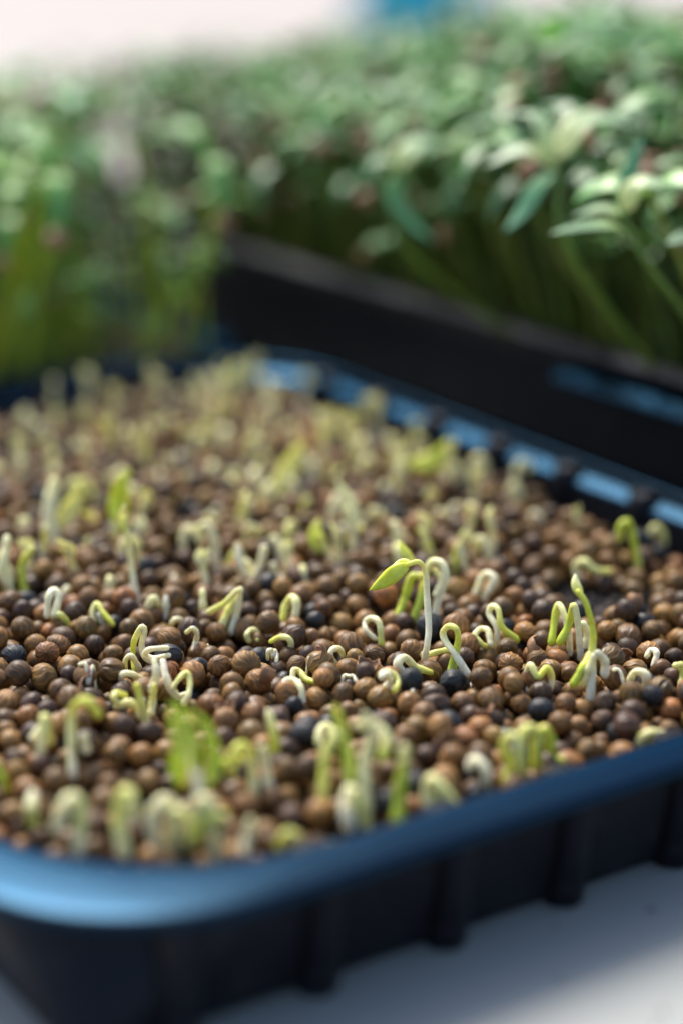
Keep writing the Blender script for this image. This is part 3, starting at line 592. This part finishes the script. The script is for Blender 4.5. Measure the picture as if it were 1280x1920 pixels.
# which seeds show largest from the photograph's side: splat them into a depth buffer
A = np.array([[*uv2w(u, v), z, r] for u, v, z, r in SEEDS]); A[:, 2] = [s[2] for s in SEEDS]; A = np.column_stack([A[:, :3], [s[3] for s in SEEDS]])
px, py, Z = project(A[:, :3]); rp = F_PX*A[:, 3]/Z
buf = np.full((960, 640), 1e9); own = np.full((960, 640), -1)
for i in np.argsort(-Z):
    x0, x1 = int(max(0, (px[i]-rp[i])/2)), int(min(639, (px[i]+rp[i])/2)); y0, y1 = int(max(0, (py[i]-rp[i])/2)), int(min(959, (py[i]+rp[i])/2))
    if x1 <= x0 or y1 <= y0: continue
    yy, xx = np.mgrid[y0:y1+1, x0:x1+1]; m = (xx*2-px[i])**2+(yy*2-py[i])**2 < rp[i]**2; own[y0:y1+1, x0:x1+1][m] = i
area = np.bincount(own[own >= 0].ravel(), minlength=len(SEEDS))
area[(py > 1640)] = 0
best = set(np.argsort(-area)[:300].tolist())
LAB = seed_labels(best); many = MB()
for i, (u, v, z, r) in enumerate(SEEDS):
    P = uv2w(u, v, z); rot = rand_rot()
    if i in best:
        o = link('seed', fine[int(rng.choice(8, p=[.126]*7+[.118]))], None, P); o.rotation_mode = 'QUATERNION'; o.rotation_quaternion = rot
        o.scale = (r, r, r); o.color = (*tints[i], 1); k = CLASSES[kl[i]][0]
        tag(o, LAB[i], 'seed', f'{k} seeds in the front half of the tray')
    else:
        V, q, tr, tn = coarse[i % 5]; M = np.array(rot.to_matrix()); many.add((V*r)@M.T+P, q, tr, tone=tn, tint=tints[i])
tag(link('seeds', many.mesh('seeds', M_seeds)), 'brown seeds covering the rest of the tray, further back and underneath', 'seeds', kind='stuff')

def shell_mesh(seed):                                  # half a cracked seed coat: a thin open bowl with a torn edge
    r = np.random.default_rng(seed); na, nl = 20, 7; ph = np.arange(na)/na*2*math.pi; V = []; k = r.random()*6
    for sh in (1.0, .88):
        for i in range(nl):
            th = (i+1)/nl*(1.25+.22*np.sin(3*ph+k)+.12*np.sin(7*ph)); rr = sh*(1+.03*np.cos(10*ph))
            V.append(np.stack([rr*np.sin(th)*np.cos(ph), rr*np.sin(th)*np.sin(ph)*.8, -rr*np.cos(th)], -1))
    V = np.vstack(V+[[[0, 0, -1], [0, 0, -.88]]]); q = []; m = nl*na; tr = []
    for i in range(nl-1):
        for j in range(na):
            a, b = i*na+j, i*na+(j+1) % na; q.append((a, b, b+na, a+na)); q.append((m+a, m+a+na, m+b+na, m+b))
    for j in range(na):
        a, b = (nl-1)*na+j, (nl-1)*na+(j+1) % na; q.append((a, b, m+b, m+a)); tr += [(2*m, (j+1) % na, j), (2*m+1, m+j, m+(j+1) % na)]
    mb = MB(); mb.add(V*1.9, q, tr); return mb.mesh('husk', M_husk)
shells = [shell_mesh(i) for i in range(3)]
for x, y, lb in ((498, 1268, 'cracked brown husk right of the tangled sprout cluster'), (1062, 1316, 'torn pale brown husk left of the tall twisted stem'), (1175, 1222, 'open brown husk behind the small hook at the right'), (690, 1262, 'dark cracked husk left of the tallest sprout'),
                 (590, 1240, 'open husk above the white arch in the middle'), (900, 1330, 'brown husk lying in front of the dark soil gap'), (840, 1405, 'empty husk behind the fat bright green front sprout'), (170, 1290, 'empty brown husk left of the tangled sprout cluster'), (1010, 1215, 'brown husk left of the twin narrow arches'), (420, 1330, 'dark open husk behind the big blurred green seedling'), (1190, 1130, 'dry reddish husk on the bare soil at the right')):
    B = ground(x, y, 4.2); u, v = w2uv(B); z = max([q[2]+q[3]*.75 for q in SEEDS if (q[0]-u)**2+(q[1]-v)**2 < 4] or [.6]); o = link('husk', shells[x % 3], None, uv2w(u, v, z+.5))
    o.rotation_euler = (random.uniform(-1.6, 1.6), random.uniform(-1.6, 1.6), random.uniform(0, 6)); tag(o, lb, 'husk', 'loose seed husks among the seeds')
# soil crumbs and broken bits of husk between the seeds
mb = MB()
for k in range(1300):
    if k < 820:
        c, rr, _ = patches[k % len(patches)]; a = random.uniform(0, 6.28); s = rr*1.2*math.sqrt(random.random()); u, v = w2uv((c[0]+s*math.cos(a), c[1]+s*math.sin(a)))
    elif k < 640: u, v = random.uniform(HU1-12, HU1), random.uniform(HV0, HV1)
    else: u, v = random.uniform(HU0, HU1), random.uniform(HV0, HV1)
    s = random.uniform(.25, .95); V = np.array([(1, 0, 0), (-1, 0, 0), (0, 1, 0), (0, -1, 0), (0, 0, 1), (0, 0, -1)], float)*rng.uniform(.4, 1.2, (6, 3))*s
    V = V@np.array(rand_rot().to_matrix()).T+uv2w(u, v, float(soil_z(u, v))+s*.5)
    mb.add(V, None, [(0, 2, 4), (2, 1, 4), (1, 3, 4), (3, 0, 4), (2, 0, 5), (1, 2, 5), (3, 1, 5), (0, 3, 5)])
tag(link('soil_crumbs', mb.mesh('soil_crumbs', M_soil, False)), 'small dark crumbs of soil between the seeds', 'soil', kind='stuff')

for x, y, dx, lb in ((545, 1262, 34, 'thin white root thread between seeds right of the tangled cluster'), (668, 1290, -30, 'thin white root thread left of the white ring sprout'), (880, 1262, 36, 'thin white root thread right of the bright green hook'), (970, 1268, -28, 'thin white root thread left of the M-shaped double arch'),
                     (150, 1300, 30, 'thin white root thread among dark seeds at the left'), (420, 1222, -30, 'thin white root thread behind the tangled cluster'), (760, 1320, 30, 'thin white root thread in front of the tallest sprout'), (1150, 1290, 30, 'thin white root thread right of the tall twisted stem'), (340, 1325, 26, 'thin white root thread in front of the tangled cluster')):
    B = ground(x, y, 2.6); u, v = w2uv(B); pts = []
    for i in range(6):
        P = B+np.array([dx/12.2*i/5, random.uniform(-1.2, 1.2), 0]); a_, b_ = w2uv(P); z = max([q[2]+math.sqrt(max(0, (q[3]+.2)**2-(q[0]-a_)**2-(q[1]-b_)**2)) for q in SEEDS if (q[0]-a_)**2+(q[1]-b_)**2 < q[3]**2] or [.8]); P[2] = z+.05; pts.append(P-B*[1, 1, 0]-[0, 0, 0])
    mb = MB(); tube(mb, pts, (.30, .26, .16), (0, .05, .1), sides=7, n=26); tag(link('root', mb.mesh('root', M_sprout), None, B*[1, 1, 0]), lb, 'root', 'thin white roots lying over the seeds')

# ------------------------------------------------------------------ the other sprouts: a few shapes, copied over the back of the tray
def sprout_kinds():
    K = []
    def add(label, *pieces):
        root = tag(empty('sprout'), label, 'sprout'); ch = []
        for nm, pts, rad, tone in pieces:
            mb = MB()
            if nm == 'cotyledon': leaf(mb, pts, rad[0], up=(.2, -.9, .5), n=8, thick=.7, tone=tone)
            else: tube(mb, pts, rad, tone, sides=8, n=14)
            ch.append(link(nm, mb.mesh(nm, M_sprout), root))
        K.append([root, ch, False])
    a = np.array
    add('blurred pale hook with a yellow head among seeds at the back of the seed tray', ('stem', [(0, 0, -1), (.2, 0, 3), (1.2, .3, 5.6), (2.6, .4, 5.4)], (.8, .8, .75, .7), (.05, .2, .3)), ('cotyledon', [(2.4, .4, 5.5), (3.2, .5, 4.4), (3.4, .5, 2.4)], (2.6,), (.22, .36)))
    add('blurred pale arched sprout among seeds at the back of the seed tray', ('stem', [(0, 0, -1), (-.2, .2, 2.6), (1.2, .3, 4.6), (2.7, .1, 2.4), (3, -.2, -.6)], (.75, .8, .8, .75), (.05, .3, .5, .45)))
    add('blurred upright sprout with two closed yellow leaves at the back of the seed tray', ('stem', [(0, 0, -1), (.4, 0, 3), (.1, .3, 6.6)], (.8, .75, .7), (0, .15, .4)), ('cotyledon', [(.1, .2, 6), (.9, 0, 8.4), (2.2, -.2, 10)], (2.6,), (.2, .36)), ('cotyledon', [(.1, .3, 6), (-.4, .5, 8.4), (.3, .9, 10.3)], (2.3,), (.2, .34)))
    add('blurred thick cream sprout folded double at the back of the seed tray', ('stem', [(0, 0, -1), (.3, 0, 2.8), (1.1, .2, 4.3), (1.8, .1, 3), (1.9, 0, -.5)], (1.0, 1.1, 1.15, 1.0), (.1, .3, .4)))
    add('blurred leaning yellow-green leaf at the back of the seed tray', ('stem', [(0, 0, -1), (-.6, 0, 2.4), (-.4, .2, 5)], (.8, .8, .7), (.1, .3, .55)), ('cotyledon', [(-.5, .2, 4.6), (.9, .3, 6.6), (3.4, .2, 7.4)], (2.6,), (.3, .5)))
    add('blurred low white root curl at the back of the seed tray', ('stem', [(-1.6, 0, 0), (-.6, 0, 1.8), (.8, .2, 2.2), (1.7, .3, .8), (2.2, .3, -.6)], (.6, .75, .75, .6), (0, .1, .2)))
    return K
KINDS = sprout_kinds(); spots = []
tries = 0
while len(spots) < 190 and tries < 60000:
    tries += 1
    x = random.uniform(-70, 1350); y = random.uniform(690, 1125)
    P = ground(x, y, 1.5); u, v = w2uv(P)
    if not (HU0+2 < u < HU1-3 and HV0+2 < v < HV1-9): continue
    dens = 1.0 if x < 640 else max(.16, 1-(x-640)/520)
    if y > 980: dens *= .62
    if y > 1060: dens *= .6
    jac = (P[1]/400)**2                                 # even in the tray, not in the picture
    if random.random() > dens*jac*.6: continue
    if any((P[0]-q[0])**2+(P[1]-q[1])**2 < 5.0**2 for q in spots): continue
    spots.append(P)
for i, P in enumerate(spots):
    k = random.choices(range(6), (5, 3, 4, 4, 3, 2))[0]; K = KINDS[k]
    if not K[2]: o = K[0]; K[2] = True
    else: o = copy_tree(K[0], K[1])
    o.location = tuple(np.array([P[0], P[1], 1.6])*MM); s = random.uniform(.62, 1.08); o.scale = (s, s, s*random.uniform(.85, 1.15)); o.rotation_euler = (random.gauss(0, .12), random.gauss(0, .12), random.uniform(0, 6.28))
    xx = project(P)[0][0]; o['label'] = o['label'].split(' at the back')[0].split(' among')[0].split(' in the back')[0]+(' at the back left of the seed tray' if xx < 420 else ' in the back middle of the seed tray' if xx < 800 else ' at the back right of the seed tray'); o['group'] = o['label']
for K in KINDS:
    if not K[2]:
        for c in K[1]: bpy.data.objects.remove(c)
        bpy.data.objects.remove(K[0])

# ------------------------------------------------------------------ microgreens
def green_parts(seed, yellow=False):
    """one seedling, upright from the origin: stem, two long seed leaves, sometimes the old husk on a tip"""
    r = np.random.default_rng(seed); h = r.uniform(48, 60)*(1 if not yellow else .98); lean = r.normal(0, 4, 2)
    top = np.array([lean[0], lean[1], h]); parts = []
    parts.append(('stem', 't', [(0, 0, 0), (lean[0]*.1+r.normal(0, 1), lean[1]*.1, h*.35), (lean[0]*.5, lean[1]*.5+r.normal(0, 1), h*.7), tuple(top)], (.75, .7, .6), (0, .45, 1)))
    a = r.uniform(0, 6.28); tip = None
    for k in range(2):
        b = a+math.pi*k+r.normal(0, .35); el = r.uniform(-.25, .95); L = r.uniform(12, 20); d = np.array([math.cos(b), math.sin(b), 0])
        p1 = top+d*L*.35*math.cos(el)+[0, 0, L*.35*math.sin(el)+1.2]; p2 = p1+d*L*.4*math.cos(el-.45)+[0, 0, L*.4*math.sin(el-.45)]; p3 = p2+d*L*.3*math.cos(el-1.0)+[0, 0, L*.3*math.sin(el-1.0)]
        parts.append(('leaf', 'l', [tuple(top-[0, 0, .6]), tuple(p1), tuple(p2), tuple(p3)], r.uniform(3.8, 5.6), (.15, .8, 1))); tip = p3
    if r.random() < .8: parts.append(('husk', 'h', tip, 2.5, None))
    return parts
def rot_m(rx, ry, rz): from mathutils import Euler; return np.array(Euler((rx, ry, rz)).to_matrix())
def emit(mb, p, M=np.eye(3), T=np.zeros(3), s=1.0, tint=(1, 1, 1), n=8, sides=6):
    nm, k, pts, wd, tone = p
    if k == 'h':
        V, q, tr, tn = coarse[0]; mb.add(((V*[1, 1, .8]*wd+np.asarray(pts))*s)@M.T+T, q, tr, tone=tn); return
    P = (np.asarray(pts, float)*s)@M.T+T
    if k == 't': tube(mb, P, [x*s for x in wd], tone, sides=sides, n=n, tint=np.array(tint)*STEMF)
    else: leaf(mb, P, wd*s, n=n, thick=.45, fold=.18, tone=tone, tint=tint, up=tuple(M@np.array([0, 0.05, 1.])))
MAT = {'t': M_stem, 'l': M_leaf, 'h': M_husk}
def build_green(seed, label, tint, yellow=False):
    root = tag(empty('microgreen'), label, 'seedling'); ch = []
    for p in green_parts(seed, yellow):
        mb = MB(); emit(mb, p, tint=tint, n=12, sides=8); ch.append(link(p[0], mb.mesh(p[0], MAT[p[1]]), root))
    return [root, ch, False, green_parts(seed, yellow), (label, 0)]
TINT_A = [(1, 1, 1), (1.5, 1.4, 1.1), (.6, .8, .85), (1.2, 1.35, 1.6), (2.6, 1.9, 2.2), (.8, .9, .6), (1.7, 1.5, 1.6), (.7, .75, .55)]
TINT_B = [(1.9, 1.5, .8), (2.2, 1.7, .7), (1.1, 1.1, .9), (1.5, 1.4, 1.1), (1.2, 1.4, 1.6)]
STEMF = .55
protoA = [build_green(100+i, 'long-leaved green seedling %s' % ('carrying a brown husk' if any(p[1] == 'h' for p in green_parts(100+i)) else 'without a husk'), TINT_A[i % 8]) for i in range(10)]
STEMF = np.array([1.25, 1.2, 1.2])
protoB = [build_green(200+i, 'blurred yellow-stemmed seedling %s' % ('carrying a brown husk' if any(p[1] == 'h' for p in green_parts(200+i, True)) else 'without a husk'), TINT_B[i % 5], True) for i in range(6)]
def scatter(u0, u1, v0, v1, n, gap, ok=lambda u, v: True):
    out = []; g = {}
    for _ in range(n*8):
        if len(out) >= n: break
        u, v = random.uniform(u0, u1), random.uniform(v0, v1); i, j = int(u//gap), int(v//gap)
        if not ok(u, v) or any((a-u)**2+(b-v)**2 < gap*gap for di in (-1, 0, 1) for dj in (-1, 0, 1) for a, b in g.get((i+di, j+dj), ())): continue
        g.setdefault((i, j), []).append((u, v)); out.append((u, v))
    return out
def plant(protos, spots, z0, first, out_dir, label_stuff, group, tint_set, scale=1.0):
    mbs = {'t': MB(), 'l': MB(), 'h': MB()}; n = 0
    for (u, v, edge) in spots:
        P = uv2w(u, v, z0); lean = np.array([random.gauss(0, .12), random.gauss(0, .12)])
        if edge > 0: a = edge*random.uniform(.05, .55); lean += np.array([-out_dir[1], out_dir[0]])*a      # front rows lean out over the rim
        s = scale*random.uniform(.82, 1.12)*(random.uniform(.45, .82) if random.random() < .24 else 1); k = random.randrange(len(protos)); K = protos[k]
        e = (lean[0], lean[1], random.uniform(0, 6.28))
        Rz = Matrix.Rotation(e[2], 3, 'Z'); ax = Vector((lean[0], lean[1], 0)); M3 = Matrix.Rotation(ax.length, 3, ax.normalized()) @ Rz
        if 'yellow' not in K[4][0]: s *= float(np.interp(project(P+[0, 0, 45])[0][0], (400, 560, 800, 1000), (.86, .88, .96, 1.12)))
        if 'yellow' in K[4][0]: s *= .95*(1-.66*math.exp(-((project(P+[0, 0, 45])[0][0]-200)/78)**2))*(random.uniform(.25, .6) if edge > .35 and random.random() < .5 else 1)   # a dip in the foliage
        if n < first:
            if not K[2]: o = K[0]; K[2] = True
            else: o = copy_tree(K[0], K[1])
            o.location = tuple(P*MM); o.rotation_euler = M3.to_euler(); o.scale = (s, s, s)
            xx = project(P)[0][0]; nm, hk = K[4]; where = 'at the right end of' if xx > 1000 else 'right of the middle in' if xx > 760 else 'left of the middle in' if xx > 520 else 'at the far left end of'
            if 'yellow' in nm: where = 'at the right end of' if xx > 260 else 'in the middle of' if xx > 100 else 'at the left edge of'
            if s < .78*scale: nm = nm.replace('long-leaved', 'short').replace('yellow-stemmed', 'short')
            o['label'] = f'{nm} {where} {group}'; o['group'] = o['label']; n += 1
        else:
            tn = tint_set[random.randrange(len(tint_set))]
            for p in K[3]: emit(mbs[p[1]], p, np.array(M3), P, s, tint=tn, n=7, sides=5)
    root = tag(empty('microgreens'), label_stuff, 'seedlings', kind='stuff')
    for k, nm in (('t', 'stems'), ('l', 'leaves'), ('h', 'husks')):
        if mbs[k].n: tag(link(nm, mbs[k].mesh(nm, MAT[k]), root), kind='stuff')
    for K in protos:
        if not K[2]:
            for c in K[1]: bpy.data.objects.remove(c)
            bpy.data.objects.remove(K[0])
def in_view(u, v, z):
    a, b, Z = project(uv2w(u, v, z)); return -260 < a[0] < 1540
sp = scatter(T2U0+11, T2U1-14, T2V0+10, T2V1-11, 1350, 3.8, lambda u, v: in_view(u, v, 50))
sp = [(u, v, max(0., 1-(u-T2U0-10)/26)) for u, v in sp]
sp.sort(key=lambda s: np.linalg.norm(uv2w(s[0], s[1]))*.5+s[0])
STEMF = .55
plant(protoA, sp, 12.0, 195, -E1, 'dense green microgreens filling the tall black tray behind its front rows', 'the tall tray', TINT_A, .93)
sp = scatter(T3U0+11, T3U1-11, T3V0+10, T3V1-20, 800, 4.4, lambda u, v: in_view(u, v, 40))
sp = [(u, v, max(0., 1-(v-T3V0-10)/22)) for u, v in sp]
sp.sort(key=lambda s: s[1])
STEMF = np.array([1.25, 1.2, 1.2])
plant(protoB, sp, -2.0, 85, -E2, 'yellow-green microgreens filling the tray at the back left', 'the back left tray', TINT_B, 1.1)

# seedlings whose leaves the photograph shows clearly, leaning out of the tall tray
def hero_green(label, Z, base, stem, leaves, husk=None):
    B = uv2w(*base, 12.0); root = tag(empty('microgreen', B), label, 'seedling', 'seedlings leaning out over the side of the tall tray')
    pts = [B-B]+[at_depth(x, y, Z)-B for x, y in stem]; mb = MB(); tube(mb, pts, (.62, .62, .6), (0, .6, 1), sides=9, n=20, tint=(.9, .9, .85)); link('stem', mb.mesh('stem', M_stem), root)
    for (lp, wd, dz, tn) in leaves:
        P = [at_depth(x, y, Z+dz*i/(len(lp)-1))-B for i, (x, y) in enumerate(lp)]; mb = MB()
        leaf(mb, P, wd*.78, up=(.1, -.35, .93), n=14, thick=.5, fold=.2, tone=(.1, .7, .9), tint=np.array(tn)*[1.25, 1.08, 1.55]); link('leaf', mb.mesh('leaf', M_leaf), root)  # the palest tints paint the leaves' glossy sky sheen into their colour
    if husk:
        mb = MB(); V, q, tr, tn = seed_shape(20, 10, 3); mb.add(V*[1.2, 1.2, 1.9]+at_depth(*husk, Z)-B, q, tr, tone=tn); link('husk', mb.mesh('husk', M_husk), root)
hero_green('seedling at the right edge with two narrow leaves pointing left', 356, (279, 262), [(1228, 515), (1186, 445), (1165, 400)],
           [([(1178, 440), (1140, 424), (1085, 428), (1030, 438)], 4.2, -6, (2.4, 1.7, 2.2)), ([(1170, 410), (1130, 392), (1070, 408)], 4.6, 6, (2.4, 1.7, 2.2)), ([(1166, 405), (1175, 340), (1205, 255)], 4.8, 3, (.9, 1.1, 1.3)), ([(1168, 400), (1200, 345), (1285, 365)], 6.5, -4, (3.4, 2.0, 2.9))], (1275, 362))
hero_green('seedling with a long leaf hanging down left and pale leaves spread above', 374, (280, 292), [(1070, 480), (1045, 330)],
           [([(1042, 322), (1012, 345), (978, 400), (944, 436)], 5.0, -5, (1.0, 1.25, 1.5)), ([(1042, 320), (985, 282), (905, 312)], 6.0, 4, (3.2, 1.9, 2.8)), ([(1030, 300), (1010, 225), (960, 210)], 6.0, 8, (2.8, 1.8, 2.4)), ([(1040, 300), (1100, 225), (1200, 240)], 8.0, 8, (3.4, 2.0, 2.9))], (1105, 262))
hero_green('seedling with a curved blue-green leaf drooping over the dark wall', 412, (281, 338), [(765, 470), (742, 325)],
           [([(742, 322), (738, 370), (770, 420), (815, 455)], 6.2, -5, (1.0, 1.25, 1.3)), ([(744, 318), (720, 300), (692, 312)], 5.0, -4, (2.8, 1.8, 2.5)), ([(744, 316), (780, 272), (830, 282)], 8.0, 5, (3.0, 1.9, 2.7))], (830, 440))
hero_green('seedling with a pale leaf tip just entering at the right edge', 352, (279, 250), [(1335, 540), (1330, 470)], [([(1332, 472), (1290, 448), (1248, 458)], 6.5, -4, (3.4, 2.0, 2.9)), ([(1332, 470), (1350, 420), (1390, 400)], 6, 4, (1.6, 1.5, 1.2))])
